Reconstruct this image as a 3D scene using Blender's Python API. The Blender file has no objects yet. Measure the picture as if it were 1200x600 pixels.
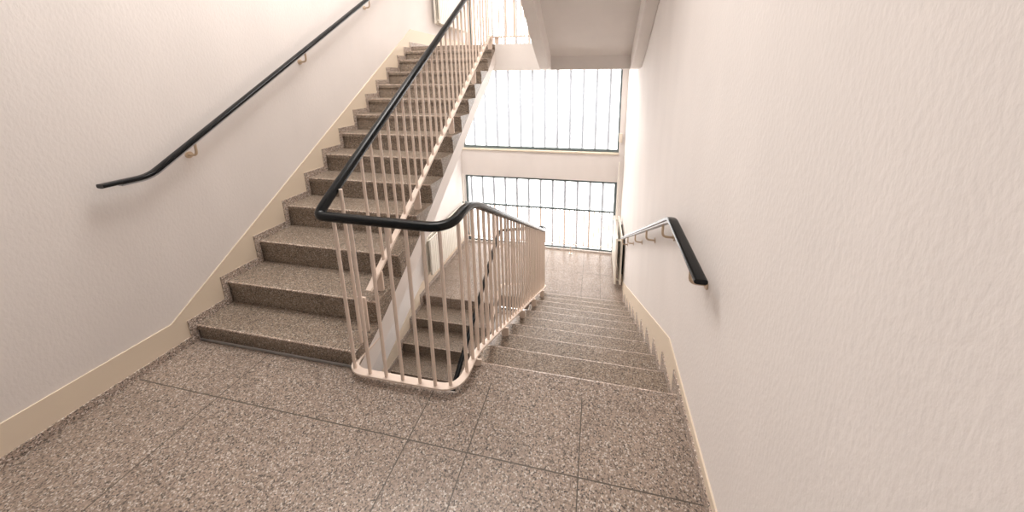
import bpy, bmesh, math, random
from mathutils import Vector, Matrix
random.seed(7)
S = bpy.context.scene
COL = S.collection

# ------------------------------------------------------------------ materials
def mat(name):
    m = bpy.data.materials.new(name); m.use_nodes = True
    nt = m.node_tree
    b = nt.nodes['Principled BSDF']
    return m, nt, b

def plain(name, col, rough=.5, spec=.5, bump=0, bscale=200, coat=0):
    m, nt, b = mat(name)
    b.inputs['Base Color'].default_value = (*col, 1)
    b.inputs['Roughness'].default_value = rough
    b.inputs['Specular IOR Level'].default_value = spec
    if coat:
        b.inputs['Coat Weight'].default_value = coat
        b.inputs['Coat Roughness'].default_value = .12
    if bump:
        tc = nt.nodes.new('ShaderNodeTexCoord')
        n = nt.nodes.new('ShaderNodeTexNoise'); n.inputs['Scale'].default_value = bscale
        n.inputs['Detail'].default_value = 3
        bp = nt.nodes.new('ShaderNodeBump'); bp.inputs['Strength'].default_value = bump
        bp.inputs['Distance'].default_value = .004
        nt.links.new(tc.outputs['Object'], n.inputs['Vector'])
        nt.links.new(n.outputs['Fac'], bp.inputs['Height'])
        nt.links.new(bp.outputs['Normal'], b.inputs['Normal'])
    return m

def plaster(name, col):
    """painted roughcast plaster: fine relief, very slight tonal mottling"""
    m, nt, b = mat(name)
    L = nt.links
    tc = nt.nodes.new('ShaderNodeTexCoord')
    mp = nt.nodes.new('ShaderNodeMapping'); mp.inputs['Scale'].default_value = (1, 1, .45)
    L.new(tc.outputs['Object'], mp.inputs['Vector'])
    n1 = nt.nodes.new('ShaderNodeTexNoise'); n1.inputs['Scale'].default_value = 90; n1.inputs['Detail'].default_value = 4
    n2 = nt.nodes.new('ShaderNodeTexNoise'); n2.inputs['Scale'].default_value = 3.5; n2.inputs['Detail'].default_value = 5
    L.new(mp.outputs[0], n1.inputs['Vector']); L.new(mp.outputs[0], n2.inputs['Vector'])
    r = nt.nodes.new('ShaderNodeValToRGB')
    r.color_ramp.elements[0].position = .3; r.color_ramp.elements[0].color = (*[c*.95 for c in col], 1)
    r.color_ramp.elements[1].position = .7; r.color_ramp.elements[1].color = (*col, 1)
    L.new(n2.outputs['Fac'], r.inputs['Fac']); L.new(r.outputs[0], b.inputs['Base Color'])
    bp = nt.nodes.new('ShaderNodeBump'); bp.inputs['Strength'].default_value = .35; bp.inputs['Distance'].default_value = .004
    L.new(n1.outputs['Fac'], bp.inputs['Height']); L.new(bp.outputs[0], b.inputs['Normal'])
    b.inputs['Roughness'].default_value = .75; b.inputs['Specular IOR Level'].default_value = .25
    return m

def terrazzo(name, seams_x=(), seams_y=(), rough=.38, gain=1.0, tint=(1, 1, 1), ymax=None):
    """speckled terrazzo: chips of dark, brown and pale stone in a warm grey ground, optional slab joints"""
    m, nt, b = mat(name)
    L = nt.links; N = nt.nodes.new
    tc = N('ShaderNodeTexCoord')
    def chips(scale, stops):
        v = N('ShaderNodeTexVoronoi'); v.inputs['Scale'].default_value = scale
        v.inputs['Randomness'].default_value = 1
        L.new(tc.outputs['Object'], v.inputs['Vector'])
        sp = N('ShaderNodeSeparateColor'); L.new(v.outputs['Color'], sp.inputs[0])
        r = N('ShaderNodeValToRGB'); r.color_ramp.interpolation = 'CONSTANT'
        e = r.color_ramp.elements
        e[0].position = 0; e[0].color = (*stops[0][1], 1); e[1].position = stops[1][0]; e[1].color = (*stops[1][1], 1)
        for p, c in stops[2:]:
            k = e.new(p); k.color = (*c, 1)
        L.new(sp.outputs[0], r.inputs['Fac'])
        return r
    g = gain
    def c(*t): return tuple(x*g*q for x, q in zip(t, tint))
    a = chips(185, [(0, c(.028, .024, .022)), (.10, c(.13, .098, .078)), (.24, c(.28, .212, .168)),
                    (.52, c(.37, .288, .235)), (.80, c(.46, .345, .265)), (.90, c(.66, .59, .53))])
    d = chips(370, [(0, c(.10, .08, .068)), (.16, c(.29, .225, .183)), (.5, c(.37, .295, .245)), (.85, c(.49, .415, .36))])
    mx = N('ShaderNodeMix'); mx.data_type = 'RGBA'; mx.inputs[0].default_value = .24
    L.new(a.outputs[0], mx.inputs[6]); L.new(d.outputs[0], mx.inputs[7])
    # broad wear
    n = N('ShaderNodeTexNoise'); n.inputs['Scale'].default_value = 2.9; n.inputs['Detail'].default_value = 4
    L.new(tc.outputs['Object'], n.inputs['Vector'])
    rr = N('ShaderNodeMapRange'); rr.inputs[1].default_value = .3; rr.inputs[2].default_value = .7
    rr.inputs[3].default_value = .93; rr.inputs[4].default_value = 1.06
    L.new(n.outputs['Fac'], rr.inputs[0])
    vm = N('ShaderNodeVectorMath'); vm.operation = 'SCALE'
    L.new(mx.outputs[2], vm.inputs[0]); L.new(rr.outputs[0], vm.inputs['Scale'])
    out = vm.outputs[0]
    if seams_x or seams_y:
        sx = N('ShaderNodeSeparateXYZ'); L.new(tc.outputs['Object'], sx.inputs[0])
        cur = None
        for ax, vals in (('X', seams_x), ('Y', seams_y)):
            for val in vals:
                s1 = N('ShaderNodeMath'); s1.operation = 'SUBTRACT'; s1.inputs[1].default_value = val
                L.new(sx.outputs[ax], s1.inputs[0])
                s2 = N('ShaderNodeMath'); s2.operation = 'ABSOLUTE'; L.new(s1.outputs[0], s2.inputs[0])
                s3 = N('ShaderNodeMath'); s3.operation = 'LESS_THAN'; s3.inputs[1].default_value = .0028
                L.new(s2.outputs[0], s3.inputs[0])
                if cur is None: cur = s3
                else:
                    k = N('ShaderNodeMath'); k.operation = 'MAXIMUM'
                    L.new(cur.outputs[0], k.inputs[0]); L.new(s3.outputs[0], k.inputs[1]); cur = k
        if ymax is not None:
            lt = N('ShaderNodeMath'); lt.operation = 'LESS_THAN'; lt.inputs[1].default_value = ymax
            L.new(sx.outputs['Y'], lt.inputs[0])
            k = N('ShaderNodeMath'); k.operation = 'MULTIPLY'
            L.new(cur.outputs[0], k.inputs[0]); L.new(lt.outputs[0], k.inputs[1]); cur = k
        m2 = N('ShaderNodeMix'); m2.data_type = 'RGBA'
        L.new(cur.outputs[0], m2.inputs[0]); L.new(out, m2.inputs[6]); m2.inputs[7].default_value = (*c(.10, .08, .062), 1)
        out = m2.outputs[2]
    L.new(out, b.inputs['Base Color'])
    b.inputs['Roughness'].default_value = rough
    b.inputs['Specular IOR Level'].default_value = .45
    return m

M = {}
M['wall'] = plaster('wall_plaster', (.84, .785, .75))
M['ceil'] = plaster('soffit_paint', (.86, .80, .755))
M['string'] = plain('string_white', (.90, .84, .80), .55)
M['base'] = plain('skirting_beige', (.80, .68, .54), .5, bump=.1, bscale=60)
M['rail'] = plain('railing_beige_enamel', (.83, .69, .59), .42)
M['black'] = plain('black_plastic', (.004, .005, .006), .24, .25)
M['steel'] = plain('handrail_steel', (.45, .45, .46), .35)
M['brass'] = plain('bracket_beige', (.62, .47, .33), .45)
M['rad'] = plain('radiator_cream', (.87, .82, .73), .4)
M['dark'] = plain('gap_dark', (.03, .028, .025), .7)
M['frame'] = plain('window_frame_grey', (.13, .165, .17), .5)
M['mull'] = plain('glass_joint_grey', (.58, .64, .71), .5)
M['sill'] = plain('sill_cream', (.78, .68, .54), .5)
M['box'] = plain('box_cream', (.80, .70, .58), .5)
M['floor'] = terrazzo('terrazzo_floor', (-2.48, -1.333, -1.032, -.521), (-.499, -1.55), ymax=-.13, gain=1.0, tint=(.99, .995, .99))
M['land'] = terrazzo('terrazzo_landing', (-2.6, -1.95, -1.3, -.64, -.35), (2.98, 3.6), rough=.3)
M['step'] = terrazzo('terrazzo_step', rough=.36, gain=.86, tint=(.97, .97, .92))
M['strip'] = terrazzo('terrazzo_skirting_lit', rough=.4, gain=1.45, tint=(.97, 1, 1.03))  # step terrazzo lightened: side light on the skirting put into its colour
M['arris'] = terrazzo('terrazzo_pale_nosing', rough=.3, gain=1.5)  # paler terrazzo for the front arrises
# translucent channel glass lit by the overcast sky behind it
gm, nt, b = mat('channel_glass')
b.inputs['Base Color'].default_value = (.9, .9, .9, 1)
b.inputs['Emission Color'].default_value = (1, .99, .98, 1)
b.inputs['Emission Strength'].default_value = 2.9
b.inputs['Roughness'].default_value = .25
M['glass'] = gm

# ------------------------------------------------------------------ helpers
def finish(name, bm, m, parent=None, smooth=False, bev=0, seg=1, pick=None):
    bmesh.ops.recalc_face_normals(bm, faces=bm.faces); bm.normal_update()
    if bev:
        es = [e for e in bm.edges if len(e.link_faces) == 2 and e.calc_face_angle(0) > .5 and (pick is None or pick(e))]
        bmesh.ops.bevel(bm, geom=es, offset=bev, segments=seg, affect='EDGES', profile=.6)
    bmesh.ops.recalc_face_normals(bm, faces=bm.faces)
    me = bpy.data.meshes.new(name); bm.to_mesh(me); bm.free()
    for mm in (m if isinstance(m, (list, tuple)) else [m]): me.materials.append(mm)
    if smooth:
        for p in me.polygons: p.use_smooth = True
        try: me.set_sharp_from_angle(angle=math.radians(40))
        except Exception: pass
    o = bpy.data.objects.new(name, me); COL.objects.link(o)
    if parent is not None:
        o.parent = parent
        T = Matrix.Identity(4); p = parent
        while p is not None:
            T = T @ Matrix.Translation(-p.location) if p.type == 'EMPTY' else T
            p = p.parent
        o.matrix_parent_inverse = T
    return o

def thing(name, loc, label, cat, group=None):
    o = bpy.data.objects.new(name, None); COL.objects.link(o)
    o.location = loc; o.empty_display_size = .1
    o['label'] = label; o['category'] = cat
    if group: o['group'] = group
    return o

def tag(o, label, cat, group=None):
    o['label'] = label; o['category'] = cat
    if group: o['group'] = group
    return o

def struct(o, label=None):
    o['kind'] = 'structure'
    if label: o['label'] = label
    return o

def box(bm, x0, x1, y0, y1, z0, z1, mi=0):
    v = [bm.verts.new((x, y, z)) for x in (x0, x1) for y in (y0, y1) for z in (z0, z1)]
    for f in ((0, 1, 3, 2), (4, 6, 7, 5), (0, 4, 5, 1), (2, 3, 7, 6), (0, 2, 6, 4), (1, 5, 7, 3)):
        bm.faces.new([v[i] for i in f]).material_index = mi

def prism_yz(bm, pts, x0, x1, mi=0):
    """closed outline in (y, z) pushed from x0 to x1"""
    a = [bm.verts.new((x0, y, z)) for y, z in pts]; c = [bm.verts.new((x1, y, z)) for y, z in pts]
    n = len(pts)
    fs = [bm.faces.new(a), bm.faces.new(c[::-1])]
    for i in range(n): fs.append(bm.faces.new((a[i], c[i], c[(i+1) % n], a[(i+1) % n])))
    for f in fs: f.material_index = mi

def prism_xy(bm, pts, z0, z1):
    a = [bm.verts.new((x, y, z0)) for x, y in pts]; c = [bm.verts.new((x, y, z1)) for x, y in pts]
    n = len(pts)
    bm.faces.new(a); bm.faces.new(c[::-1])
    for i in range(n): bm.faces.new((a[i], c[i], c[(i+1) % n], a[(i+1) % n]))

def sweep(bm, path, prof, mi=None):
    """carry a closed (side, up) profile along a path; side stays horizontal"""
    P = [Vector(p) for p in path]; n = len(P); k = len(prof); rings = []
    for i, p in enumerate(P):
        t = (P[min(i+1, n-1)] - P[max(i-1, 0)]).normalized()
        h = Vector((t.x, t.y, 0))
        if h.length < 1e-4: h = Vector((0, 1, 0))
        h.normalize(); side = Vector((h.y, -h.x, 0)); up = side.cross(t).normalized()
        rings.append([bm.verts.new(p + side*s + up*u) for s, u in prof])
    for i in range(n-1):
        for j in range(k):
            f = bm.faces.new((rings[i][j], rings[i][(j+1) % k], rings[i+1][(j+1) % k], rings[i+1][j]))
            if mi: f.material_index = mi[j]
    bm.faces.new(rings[0][::-1]); bm.faces.new(rings[-1])

def oval(w, h, n=14, p=2.6):
    out = []
    for i in range(n):
        a = 2*math.pi*i/n; c, s = math.cos(a), math.sin(a)
        out.append((w/2*math.copysign(abs(c)**(2/p), c), h/2*math.copysign(abs(s)**(2/p), s)))
    return out

def rect(w, h): return [(w/2, -h/2), (w/2, h/2), (-w/2, h/2), (-w/2, -h/2)]

def tube(bm, a, c, r, n=10):
    a, c = Vector(a), Vector(c); d = (c-a).normalized()
    u = d.cross(Vector((1, 0, 0)) if abs(d.x) < .8 else Vector((0, 1, 0))).normalized(); w = d.cross(u)
    A = []; B = []
    for i in range(n):
        t = 2*math.pi*i/n; o = u*math.cos(t)*r + w*math.sin(t)*r
        A.append(bm.verts.new(a+o)); B.append(bm.verts.new(c+o))
    for i in range(n): bm.faces.new((A[i], A[(i+1) % n], B[(i+1) % n], B[i]))
    bm.faces.new(A[::-1]); bm.faces.new(B)

def rounded(pts, rad=.1, n=6):
    """round the corners of a polyline; rad per corner or one value"""
    P = [Vector(p) for p in pts]; out = [P[0]]
    for i in range(1, len(P)-1):
        r = rad[i-1] if isinstance(rad, (list, tuple)) else rad
        a, b_, c = P[i-1], P[i], P[i+1]
        d1 = (a-b_); d2 = (c-b_)
        l = min(r, d1.length*.48, d2.length*.48)
        p0 = b_ + d1.normalized()*l; p2 = b_ + d2.normalized()*l
        for j in range(n+1):
            t = j/n
            out.append(p0*(1-t)**2 + b_*2*t*(1-t) + p2*t*t)
    out.append(P[-1])
    return out

def dense(path, step=.06):
    out = []
    for a, c in zip(path, path[1:]):
        k = max(1, int((c-a).length/step))
        out += [a.lerp(c, i/k) for i in range(k)]
    return out + [path[-1]]

def at(y, z): return lambda e: all(abs(v.co.y-y) < 1e-4 and abs(v.co.z-z) < 1e-4 for v in e.verts)
def pale_arris(o, y, z, sgn):
    """the front arris of a step gets a paler terrazzo"""
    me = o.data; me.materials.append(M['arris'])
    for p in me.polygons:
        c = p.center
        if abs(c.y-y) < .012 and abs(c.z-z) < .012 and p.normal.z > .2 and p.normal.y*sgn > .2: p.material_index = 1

# ------------------------------------------------------------------ dimensions
XL = -3.07           # left wall
W = 4.325            # window wall (lower two windows)
WU = 4.92            # window wall above the upper landing
R, G = .16, .303     # riser, going of the flights going down
ZL = -1.6            # lower landing
YE = 2.80            # edge of the upper landing
ZU = 2.128           # upper landing
XW = -1.21           # left edge of the right-hand flight
XU = -1.85           # right edge of the flight going up

# ------------------------------------------------------------------ setting
bm = bmesh.new()
prism_xy(bm, [(XL, -3.2), (0, -3.2), (0, 0), (XW, 0), (XW, -.215), (XU, -.215), (XU, -.19), (XL, -.19)], -.2, 0)
o = finish('floor', bm, M['floor'], bev=.010, seg=2, pick=lambda e: all(v.co.z > -.001 and v.co.y > -.3 for v in e.verts))
struct(o); pale_arris(o, 0, 0, 1)

bm = bmesh.new(); box(bm, 0, .25, -3.2, WU+.3, -3.6, 4.6)
struct(finish('wall_right', bm, M['wall']))
bm = bmesh.new(); box(bm, XL-.25, XL, -3.2, WU+.3, -3.6, 4.6)
struct(finish('wall_left', bm, M['wall']))

# window wall: spandrel, jambs and curb around two openings
WX0, WX1 = -3.01, -.095
bm = bmesh.new()
box(bm, XL, 0, W, W+.3, -.165, .345)          # spandrel
box(bm, XL, 0, W, W+.3, -1.95, ZL+.03); box(bm, XL, 0, W, W+.3, -3.6, -3.15)
box(bm, XL, WX0, W, W+.3, -3.15, -1.95); box(bm, WX1, 0, W, W+.3, -3.15, -1.95)
box(bm, XL, 0, W, W+.3, 1.95, ZU-.16)         # head under the upper landing
box(bm, XL, WX0, W, W+.3, ZL+.03, -.165); box(bm, WX1, 0, W, W+.3, ZL+.03, -.165)
box(bm, XL, WX0, W, W+.3, .345, 1.95); box(bm, WX1, 0, W, W+.3, .345, 1.95)
struct(finish('wall_back', bm, M['wall']))
bm = bmesh.new()
box(bm, XL, 0, WU, WU+.3, ZU-.16, ZU+.02); box(bm, XL, 0, WU, WU+.3, 4.35, 4.6)
box(bm, XL, XL+.05, WU, WU+.3, ZU+.02, 4.35); box(bm, -.1, 0, WU, WU+.3, ZU+.02, 4.35)
struct(finish('wall_back', bm, M['wall']))
bm = bmesh.new(); box(bm, XL-.25, .25, -3.2, WU+.3, 4.6, 4.75)
struct(finish('ceiling', bm, M['ceil']))
bm = bmesh.new(); box(bm, XL, 0, -3.2, W, -3.35, -3.2)
struct(finish('floor', bm, M['land']))

def window(n, x0, x1, z0, z1, yw, xs, fb=.045, ft=.045, fs=.045, sill=True):
    y0, y1 = yw+.03, yw+.09
    bm = bmesh.new()
    box(bm, x0, x1, y0, y1, z0, z0+fb); box(bm, x0, x1, y0, y1, z1-ft, z1)
    box(bm, x0, x0+fs, y0, y1, z0+fb, z1-ft); box(bm, x1-fs, x1, y0, y1, z0+fb, z1-ft)
    o = struct(finish('window_%d' % n, bm, M['frame'], bev=.004))
    bm = bmesh.new(); box(bm, x0+fs, x1-fs, y0+.02, y1-.01, z0+fb, z1-ft)
    finish('glazing', bm, M['glass'], o)
    for x in xs:
        if x0+fs < x < x1-fs:
            bm = bmesh.new(); box(bm, x-.0225, x+.0225, y0+.004, y0+.0199, z0+fb, z1-ft)
            finish('glass_joint', bm, M['mull'], o)
    if sill:
        bm = bmesh.new(); box(bm, x0-.03, x1, yw-.03, y0+.03, z0-.035, z0-.001)
        finish('sill', bm, M['sill'], o, bev=.006)
    return o
window(1, WX0, WX1, ZL+.03, -.165, W, [-.34-.2325*i for i in range(12)], fb=.03, sill=False)
window(4, WX0, WX1, -3.15, -1.95, W, [-.34-.2325*i for i in range(12)], sill=False)
window(2, WX0, WX1, .38, 1.95, W, [-.285-.227*i for i in range(12)], fb=.05, fs=.03)
window(3, XL+.05, -.1, ZU+.02, 4.35, WU, [-.13-.242*i for i in range(13)], fb=.02, sill=False)

# skirtings ---------------------------------------------------------------------------
def step_profile_down(y_from, y_to, y_n0, z0, n, g, r, off_t=0, off_r=0):
    """upper outline of a flight descending to +y, offset up by off_t and outwards by off_r"""
    pts = [(y_from, z0+off_t)]
    for k in range(n):
        pts += [(y_n0+k*g+off_r, z0-k*r+off_t), (y_n0+k*g+off_r, z0-(k+1)*r+off_t)]
    pts.append((y_to, z0-n*r+off_t))
    return pts
OT, OR = .062, .098
prof0 = step_profile_down(-3.2, W, 0, 0, 10, G, R)
prof1 = step_profile_down(-3.2, W, 0, 0, 10, G, R, OT, OR)
bm = bmesh.new()
prism_yz(bm, prof1 + [(W, ZL+.155), (3.22, ZL+.155), (.29, .105), (-3.2, .105)], -.008, 0)
struct(finish('baseboard_right', bm, M['base']))

UY = [-.19, .04, .31, .59, .84, 1.07, 1.315, 1.55, 1.775, 1.985, 2.21, 2.47, 2.64, YE]
UZ = [.115, .285, .465, .65, .82, .99, 1.155, 1.32, 1.475, 1.628, 1.778, 1.935, 2.055, ZU]
def up_profile(ot=0, orr=0):
    pts = [(-3.2, ot)]; z = 0
    for y, zz in zip(UY, UZ):
        pts += [(y-orr, z+ot), (y-orr, zz+ot)]; z = zz
    pts.append((WU, ZU+ot)); return pts
up0, up1 = up_profile(), up_profile(.055, .035)
bm = bmesh.new()
prism_yz(bm, up1 + [(WU, ZU+.23), (2.82, ZU+.23), (-.30, .205), (-3.2, .205)], XL, XL+.008)
struct(finish('baseboard_left', bm, M['base']))
# lower flight, left wall
YM, GM = 2.54, .31
def low_profile(n, ot=0, orr=0):
    pts = [(W, ZL+ot)]
    for k in range(n):
        pts += [(YM-k*GM-orr, ZL-k*R+ot), (YM-k*GM-orr, ZL-(k+1)*R+ot)]
    pts.append((YM-(n)*GM-orr, ZL-n*R+ot)); return pts
lo0, lo1 = low_profile(9), low_profile(9, OT, .085)
yb = lo1[-1][0]
bm = bmesh.new()
prism_yz(bm, lo1 + [(yb, ZL-9*R+OT+.13), (2.56, ZL+.205), (W, ZL+.205)], XL, XL+.008)
struct(finish('baseboard_left', bm, M['base']))

# ------------------------------------------------------------------ flights
LIP, TH = .014, .036
def step_down(parent, y0, y1, z, r, x0, x1, sgn=1):
    """one terrazzo step: tread with a small nosing and its riser below"""
    l = LIP*sgn
    bm = bmesh.new()
    prism_yz(bm, [(y0-l, z), (y1, z), (y1, z-TH), (y1-l, z-TH), (y1-l, z-r)], x0, x1)
    pale_arris(finish('step', bm, M['step'], parent, bev=.010, seg=2, pick=at(y1, z)), y1, z, sgn)

def strip(parent, p0, p1, x0, x1):
    a = [v for v in p0]; c = [v for v in p1]
    bm = bmesh.new()
    prism_yz(bm, a + c[::-1], x0, x1)
    finish('skirting', bm, M['strip'], parent)

fl = thing('stair_flight', (-.6, 0, ZL), 'grey terrazzo stair flight going down along the white right wall to the landing', 'stairs', None)
for k in range(1, 10): step_down(fl, (k-1)*G, k*G, -k*R, R, XW, 0)
bm = bmesh.new()
yA, zA, yB, zB = -LIP, -R, 9*G-LIP, -10*R
prism_yz(bm, [(yA, zA), (yB, zB), (yB, zB-.17), (yA+.05, zA-.19), (yA, zA-.19)], XW, 0)
finish('waist_slab', bm, M['string'], fl)
strip(fl, prof0, prof1, -.016, -.0081)

fu = thing('stair_flight', (-2.45, -.19, 0), 'terrazzo stair flight rising on the left behind the beige railing, dark risers showing', 'stairs')
z = 0
for i in range(13):
    y0, y1, zz = UY[i], UY[i+1], UZ[i]
    bm = bmesh.new()
    prism_yz(bm, [(y1+LIP, zz), (y0, zz), (y0, zz-TH), (y0+LIP, zz-TH), (y0+LIP, z)], XL, XU)
    pale_arris(finish('step', bm, M['step'], fu, bev=.008, seg=2, pick=at(y0, zz)), y0, zz, -1)
    z = zz
bm = bmesh.new(); box(bm, XL, XU, YE, YE+.02, UZ[12], ZU-TH)
finish('riser', bm, M['step'], fu)
bases = [(UY[i]+LIP, ([0]+UZ)[i]) for i in range(14)]
top = [(UY[0]+LIP, 0)] + [(UY[i]+LIP, UZ[i-1]) for i in range(1, 14)]
bm = bmesh.new()
bot = [(y, zz-.165) for y, zz in top]
prism_yz(bm, top + bot[::-1], XL, XU)
finish('waist_slab', bm, M['string'], fu)
strip(fu, up0, up1, XL+.0081, XL+.016)

XM = -1.87
fd = thing('stair_flight', (-2.45, .0, -3.2), 'lower terrazzo stair flight descending under the left stairs, seen through the beige balusters', 'stairs')
for k in range(1, 9): step_down(fd, YM-(k-1)*GM, YM-k*GM, ZL-k*R, R, XL, XM, -1)
bm = bmesh.new()
a = (YM+LIP, ZL-R); c = (YM-8*GM+LIP, ZL-9*R)
prism_yz(bm, [a, c, (c[0], c[1]-.17), (a[0], a[1]-.17)], XL, XM)
finish('waist_slab', bm, M['string'], fd)
strip(fd, lo0, lo1, XL+.0081, XL+.016)

# flight over the right-hand side, rising towards the viewer: only its soffit shows
fo = thing('stair_flight', (-.6, YE, ZU), 'overhead stair flight at top right, its cream soffit framed by two side beams', 'stairs')
SL = .575
n_ = 8; go = .27; ro = go*SL
for k in range(1, n_+1): step_down(fo, YE-.02-(k-1)*go+.0, YE-.02-k*go, 0, 0, 0, 0) if False else None
for k in range(n_):
    y0, y1 = YE-.06-k*go, YE-.06-(k+1)*go; zz = ZU+(k+1)*ro
    bm = bmesh.new()
    prism_yz(bm, [(y1-LIP, zz), (y0, zz), (y0, zz-TH), (y0-LIP, zz-TH), (y0-LIP, zz-ro)], XW, 0)
    finish('step', bm, M['step'], fo, bev=.004)
yT = YE-.06-n_*go-LIP
def zs(y, d): return d + SL*(YE-y)
bm = bmesh.new()
prism_yz(bm, [(YE-.06-LIP, ZU), (yT, ZU+n_*ro), (yT, zs(yT, 1.955)), (YE, 1.955), (YE, ZU-.001)], XW+.11, -.115)
finish('waist_slab', bm, M['ceil'], fo)
edge = [(YE, 1.79), (2.62, 1.80), (2.35, 1.925), (2.05, 2.085), (1.85, 2.215), (1.65, 2.335), (yT, zs(yT, 1.79))]
topo = [(yT, ZU+n_*ro), (YE-.06-LIP, ZU), (YE, ZU-.001)]
for x0, x1, e in ((XW-.01, XW+.11, edge), (-.115, 0, edge)):
    bm = bmesh.new(); prism_yz(bm, e + topo, x0, x1)
    finish('side_beam', bm, M['ceil'], fo, bev=.006)

# landings ----------------------------------------------------------------------------
bm = bmesh.new()
prism_xy(bm, [(XL, YM), (XM, YM), (XM, 2.76), (XW, 2.76), (XW, 9*G-LIP), (0, 9*G-LIP), (0, W), (XL, W)], ZL-.2, ZL)
o = finish('landing_slab', bm, M['land'], bev=.004)
tag(o, 'lower stair landing of pale terrazzo slabs in front of the lowest bright window', 'landing')
lu = thing('landing_slab', (-1.5, YE, ZU-.2), 'upper stair landing with plain cream edge beam above the middle bright window', 'landing')
bm = bmesh.new(); box(bm, XL, 0, YE+.02, WU, ZU-.16, ZU)
finish('slab', bm, M['land'], lu)
bm = bmesh.new(); box(bm, XU, 0, YE, YE+.019, 1.95, ZU); box(bm, XL, 0, YE, YE+.22, 1.79, 1.95)
finish('edge_beam', bm, M['ceil'], lu)

# ------------------------------------------------------------------ main railing
rl = thing('stair_railing', (-1.55, -.25, 0), 'beige steel stair railing with a black handrail wrapping round the open stairwell in front', 'railing')
YF = -.25; XR = -1.175; XA = -1.90; XD = -1.88
def nose_r(y): return -R*y/G                 # nosing line of the right flight
YT = 2.86                                     # turn at the lower landing
SU = .69
def up_hand(y): return 1.145 + SU*(y+.06)
def up_bot(y): return .36 + SU*(y-.04)
YQ = YE+.03
hand = [(XW-.02+.03, 1.6, up_hand(YQ)+1.0*.6+.05), (XW+.01, YQ+.02, up_hand(YQ)+.05), (XA, YQ+.02, up_hand(YQ)-.02),
        (XA, YF+.06, up_hand(YF+.06)), (XA, YF, 1.005), (XR, YF, .995), (XR, .035, 1.02), (XR, 2.70, nose_r(2.70)+1.0),
        (XR-.005, YT, -.45), (XD, YT, -.56), (XD, 2.72, -.62), (XD, .45, -.62-.52*2.27)]
hp = rounded(hand, [.1, .1, .12, .1, .12, .14, .1, .1, .08, .08, .1], 7)
bm = bmesh.new(); sweep(bm, dense(hp), oval(.052, .046))
finish('handrail', bm, M['black'], rl, smooth=True)

# flat bars under the balusters
low_path = [(XA+.03, .02, .03), (XA+.04, YF, .05), (XR, YF, .052), (XR, .0, .055), (XR, 2.68, nose_r(2.68)+.095),
            (XR, YT, -1.40), (XD, YT, -1.47), (XD, 2.70, -1.53), (XD, .45, -1.53-.52*2.25)]
lp = rounded(low_path, [.11, .13, .12, .08, .1, .1, .08], 7)
bm = bmesh.new(); sweep(bm, dense(lp), rect(.042, .011))
finish('bottom_rail', bm, M['rail'], rl)
bot_up = [(XA, .04, .36), (XA, 2.74, up_bot(2.74)), (XA+.02, YQ+.02, 2.222), (XW+.01, YQ+.02, 2.225), (XW+.01, 2.3, 2.55)]
bu = rounded(bot_up, [.06, .02, .06], 6)
bm = bmesh.new(); sweep(bm, dense(bu), rect(.040, .016))
finish('bottom_rail', bm, M['rail'], rl)

def near_z(path, x, y):
    """height of a path above the plan point nearest to (x, y)"""
    best = (9, 0)
    for a, c in zip(path, path[1:]):
        d = Vector((c.x-a.x, c.y-a.y)); l2 = d.length_squared
        t = 0 if l2 < 1e-9 else max(0, min(1, (Vector((x-a.x, y-a.y)) @ d)/l2))
        p = a.lerp(c, t); e = math.hypot(p.x-x, p.y-y)
        if e < best[0]: best = (e, p.z)
    return best[1]
hd, ld, bd = dense(hp), dense(lp), dense(bu)
def seg(path, y0, y1, x): return [p for p in path if y0-.08 <= p.y <= y1+.08 and abs(p.x-x) < .07]
def baluster(x, y, z0, z1):
    bm = bmesh.new(); tube(bm, (x, y, z0), (x, y, z1), .0098, 10)
    finish('baluster', bm, M['rail'], rl, smooth=True)
for x in (-1.826, -1.714, -1.611, -1.509, -1.403, -1.312, -1.231):           # across the landing
    y = YF + (.018 if x in (-1.826, -1.231) else 0)
    baluster(x, y, .05, 1.0)
baluster(XA+.035, -.115, .05, near_z(seg(hd, -.3, .2, XA), XA, -.115))
hs, ls = seg(hd, -.25, 2.9, XR), seg(ld, -.25, 2.9, XR)
y = -.135
while y < 2.8:                                                                # down the right flight
    baluster(XR, y, near_z(ls, XR, y), near_z(hs, XR, y)); y += .0955
for i in range(6):                                                            # round the turn below
    x = XR-.1-.1*i; baluster(x, YT, -1.41-.0115*i*6/6, -.47-.0155*i)
for i in range(17):                                                           # down the lower flight
    y = 2.72-.1*i; baluster(XD, y, -1.53-.52*(2.70-y), -.62-.52*(2.72-y))
y = .115
while y < 2.72:                                                             # up the left flight
    baluster(XA, y, up_bot(y), up_hand(y)); y += .1
for i in range(6):                                                            # across the upper landing edge
    x = XA+.1+.1*i; baluster(x, YQ+.02, 2.222, up_hand(YQ))
# flat posts with a rounded foot
def post(x, y, z0, z1, w=.058, t=.012, along='x'):
    bm = bmesh.new()
    h = w/2
    pts = [(-h, z1), (h, z1)] + [(h*math.cos(a), z0+h*.6-h*.6*math.sin(a)) for a in [math.pi*i/8 for i in range(9)]]
    if along == 'x':
        for s in (0,): pass
        va = [bm.verts.new((x+p, y-t/2, q)) for p, q in pts]; vb = [bm.verts.new((x+p, y+t/2, q)) for p, q in pts]
    else:
        va = [bm.verts.new((x-t/2, y+p, q)) for p, q in pts]; vb = [bm.verts.new((x+t/2, y+p, q)) for p, q in pts]
    bm.faces.new(va); bm.faces.new(vb[::-1])
    for i in range(len(pts)): bm.faces.new((va[i], vb[i], vb[(i+1) % len(pts)], va[(i+1) % len(pts)]))
    finish('post', bm, M['rail'], rl)
for k in (0, 2, 4, 6, 8):
    y = k*G-.03; post(XR+.022, y, -k*R, near_z(ls, XR, y))
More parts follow.
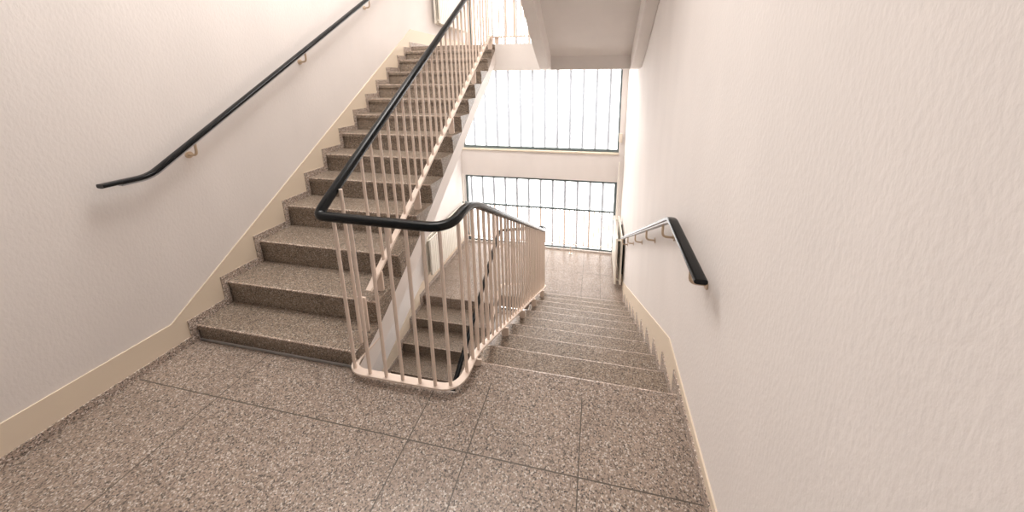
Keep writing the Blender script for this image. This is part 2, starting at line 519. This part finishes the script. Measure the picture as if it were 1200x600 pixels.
for i in (0, 1, 3, 6, 9, 12):
    y = UY[i]+.16 if i == 0 else UY[i]+.11
    post(XA, y, UZ[i], up_bot(y) if i else up_bot(.05))
post(XU+.015, YQ+.02, ZU, 2.22)
post(XD-.02, 2.66, ZL, -1.54)

# ------------------------------------------------------------------ window guard rails
def guard(y, x0, x1, zf, hz, bz, label, step=.0905):
    g = thing('guard_rail', ((x0+x1)/2, y, zf), label, 'railing', 'window guard rails')
    bm = bmesh.new(); sweep(bm, [Vector((x0, y, hz)), Vector((x1, y, hz))], oval(.045, .035))
    finish('handrail', bm, M['frame'], g, smooth=True)
    bm = bmesh.new(); sweep(bm, [Vector((x0, y, bz)), Vector((x1, y, bz))], rect(.025, .012))
    finish('bottom_rail', bm, M['rail'], g)
    x = x1-.06
    while x > x0+.02:
        bm = bmesh.new(); tube(bm, (x, y, bz), (x, y, hz), .011, 8)
        finish('baluster', bm, M['rail'], g, smooth=True); x -= step
    for x in (x0+.75, x1-.75, (x0+x1)/2):
        bm = bmesh.new(); tube(bm, (x, y, zf), (x, y, bz), .01, 8); box(bm, x-.03, x+.03, y-.03, y+.03, zf, zf+.006)
        finish('foot', bm, M['rail'], g)
guard(W-.11, XL+.03, -.15, ZL, -.70, -1.41, 'low guard rail with thin bars across the lowest window')
guard(WU-.12, XL+.03, -.1, ZU, ZU+1.08, ZU+.15, 'guard rail with thin bars across the topmost window')

# ------------------------------------------------------------------ wall handrails
def wall_rail(pts, wall_x, brks, label):
    s = 1 if wall_x < -1 else -1
    h = thing('wall_handrail', pts[len(pts)//2], label, 'handrail', 'wall handrails')
    p = dense(rounded(pts, .05, 5))
    bm = bmesh.new(); sweep(bm, p, oval(.052, .024, 16, 3.4))
    finish('handrail', bm, M['black'], h, smooth=True)
    bm = bmesh.new()
    sweep(bm, [q-Vector((0, 0, .017)) for q in p[1:-1]], rect(.036, .008))
    finish('steel_flat', bm, M['steel'], h)
    for (x, y, z) in brks:
        bm = bmesh.new()
        path = rounded([(x, y, z-.02), (x, y, z-.10), (wall_x, y, z-.10)], .03, 5)
        for a, c in zip(path, path[1:]): tube(bm, a, c, .0075, 8)
        tube(bm, (wall_x, y, z-.10), (wall_x+s*.006, y, z-.10), .022, 12)
        finish('bracket', bm, M['brass'], h, smooth=True)
def rz(y): return .93-.545*(y-.22)
wall_rail([(-.07, -.34, .905), (-.07, .22, .93), (-.07, 3.1, rz(3.1))], 0,
          [(-.07, y, rz(y)) for y in (.42, 1.0, 1.65, 2.3, 2.95)] + [(-.07, -.2, .91)],
          'black wall handrail on thin beige brackets on the right wall')
def lz(y): return 2.281+.65*(y-1.465)
wall_rail([(-3.0, -.45, lz(-.25)), (-3.0, -.25, lz(-.25)), (-3.0, 2.7, lz(2.7)), (-3.0, 2.95, lz(2.7))], XL,
          [(-3.0, y, lz(y)) for y in (.0, .95, 1.9, 2.65)],
          'black wall handrail on the left wall above the rising stairs')

# ------------------------------------------------------------------ radiators
def radiator(y0, y1, z0, z1, wall_x, s, label, zf, zp):
    r = thing('radiator', (wall_x+s*.08, (y0+y1)/2, zf), label, 'radiator', 'double panel radiators')
    for d in (.05, .125):
        bm = bmesh.new()
        xa = wall_x+s*d; t = .022
        n = int((y1-y0)/.05); dy = (y1-y0)/n
        out = []
        for i in range(n):                       # upright flutes pressed into the panel
            a = y0+i*dy
            out += [(a, 0), (a+dy*.2, .015), (a+dy*.8, .015)]
        out.append((y1, 0))
        lo = [bm.verts.new((xa+s*o, y, z0)) for y, o in out]; hi = [bm.verts.new((xa+s*o, y, z1)) for y, o in out]
        lb = [bm.verts.new((xa-s*(t*.5), y, z0)) for y, o in out]; hb = [bm.verts.new((xa-s*(t*.5), y, z1)) for y, o in out]
        for i in range(len(out)-1):
            bm.faces.new((lo[i], lo[i+1], hi[i+1], hi[i])); bm.faces.new((lb[i+1], lb[i], hb[i], hb[i+1]))
            bm.faces.new((hi[i], hi[i+1], hb[i+1], hb[i])); bm.faces.new((lo[i+1], lo[i], lb[i], lb[i+1]))
        bm.faces.new((lo[0], hi[0], hb[0], lb[0])); bm.faces.new((lo[-1], lb[-1], hb[-1], hi[-1]))
        finish('panel', bm, M['rad'], r)
    bm = bmesh.new()
    for zz in (z0+.05, z1-.05): tube(bm, (wall_x+s*.05, y0+.06, zz), (wall_x+s*.125, y0+.06, zz), .016); tube(bm, (wall_x+s*.05, y1-.06, zz), (wall_x+s*.125, y1-.06, zz), .016)
    finish('header', bm, M['rad'], r, smooth=True)
    bm = bmesh.new()
    for yy in (y0+.2, y1-.2):
        box(bm, min(wall_x, wall_x+s*.04), max(wall_x, wall_x+s*.04), yy-.015, yy+.015, z0+.08, z1-.08)
    finish('wall_bracket', bm, M['dark'], r)
    bm = bmesh.new(); tube(bm, (wall_x+s*.088, y1-.06, z1-.05), (wall_x+s*.088, y1+.05, z1-.05), .013)
    tube(bm, (wall_x+s*.088, y1+.0, z1-.05), (wall_x+s*.16, y1+.0, z1-.05), .018)
    finish('valve', bm, M['rad'], r, smooth=True)
    bm = bmesh.new(); tube(bm, (wall_x+s*.088, y1+.05, zf if zp is None else z1-.05), (wall_x+s*.088, y1+.05, z1-.05 if zp is None else zp), .011)
    finish('pipe', bm, M['rad'], r, smooth=True)
radiator(2.66, 4.10, -1.32, -.72, XL, 1, 'cream panel radiator on the left wall of the lower landing', ZL, -.1)
radiator(3.22, 4.12, -1.5, -.72, 0, -1, 'cream radiator seen edge-on against the right wall beside the lower landing', ZL, .25)
radiator(3.5, 4.64, ZU+.4, ZU+1.05, XL, 1, 'cream panel radiator on the left wall at the top of the stairs', ZU, None)

bm = bmesh.new(); box(bm, -.105, -.05, W-.035, W, .57, .73)
tag(finish('junction_box', bm, M['box'], bev=.006, seg=2), 'small cream box on the wall beside the right edge of the middle window', 'switch box')

# ------------------------------------------------------------------ light and camera
w = bpy.data.worlds.new('sky'); S.world = w; w.use_nodes = True
bg = w.node_tree.nodes['Background']; bg.inputs['Color'].default_value = (1, .985, .97, 1); bg.inputs['Strength'].default_value = .2

def lamp(name, loc, size, power, rot=(0, 0, 0), col=(1, .97, .94)):
    l = bpy.data.lights.new(name, 'AREA'); l.shape = 'RECTANGLE'; l.size, l.size_y = size; l.energy = power; l.color = col
    o = bpy.data.objects.new(name, l); COL.objects.link(o); o.location = loc; o.rotation_euler = rot
lamp('hall_fill', (-2.0, .6, 4.55), (1.6, 1.4), 84)  # unseen area light added over the well to brighten walls and treads
lamp('lower_landing_fill', (-1.55, 3.4, 1.955), (2.5, .5), 22)  # added fill behind the edge beam, brightens the lower well
lamp('upper_landing_fill', (-1.6, 3.9, 4.3), (2.4, .9), 12, (math.radians(-25), 0, 0))  # added fill out of view, strengthens the light from the window side

cd = bpy.data.cameras.new('camera'); cam = bpy.data.objects.new('camera', cd); COL.objects.link(cam)
cx, cy, cz, yaw, pit, roll, f, ppx, ppy = -0.49517, -1.61871, 1.69867, 0.20081, 0.22139, -0.00852, 390.61997, 620.57746, 178.41565
c, s = math.cos(yaw), math.sin(yaw)
F = Vector((-s*math.cos(pit), c*math.cos(pit), -math.sin(pit))); Rv = Vector((c, s, 0)); U = Rv.cross(F)
cr, sr = math.cos(roll), math.sin(roll)
R2 = Rv*cr+U*sr; U2 = U*cr-Rv*sr
mw = Matrix(((R2.x, U2.x, -F.x, cx), (R2.y, U2.y, -F.y, cy), (R2.z, U2.z, -F.z, cz), (0, 0, 0, 1)))
cam.matrix_world = mw
cd.sensor_fit = 'HORIZONTAL'; cd.sensor_width = 36; cd.lens = f*36/1200
cd.shift_x = (600-ppx)/1200; cd.shift_y = (ppy-300)/1200
cd.clip_start = .02
S.camera = cam
S.view_settings.view_transform = 'Standard'; S.view_settings.look = 'None'
S.view_settings.gamma = 1; S.view_settings.use_curve_mapping = False
S.view_settings.exposure = .52
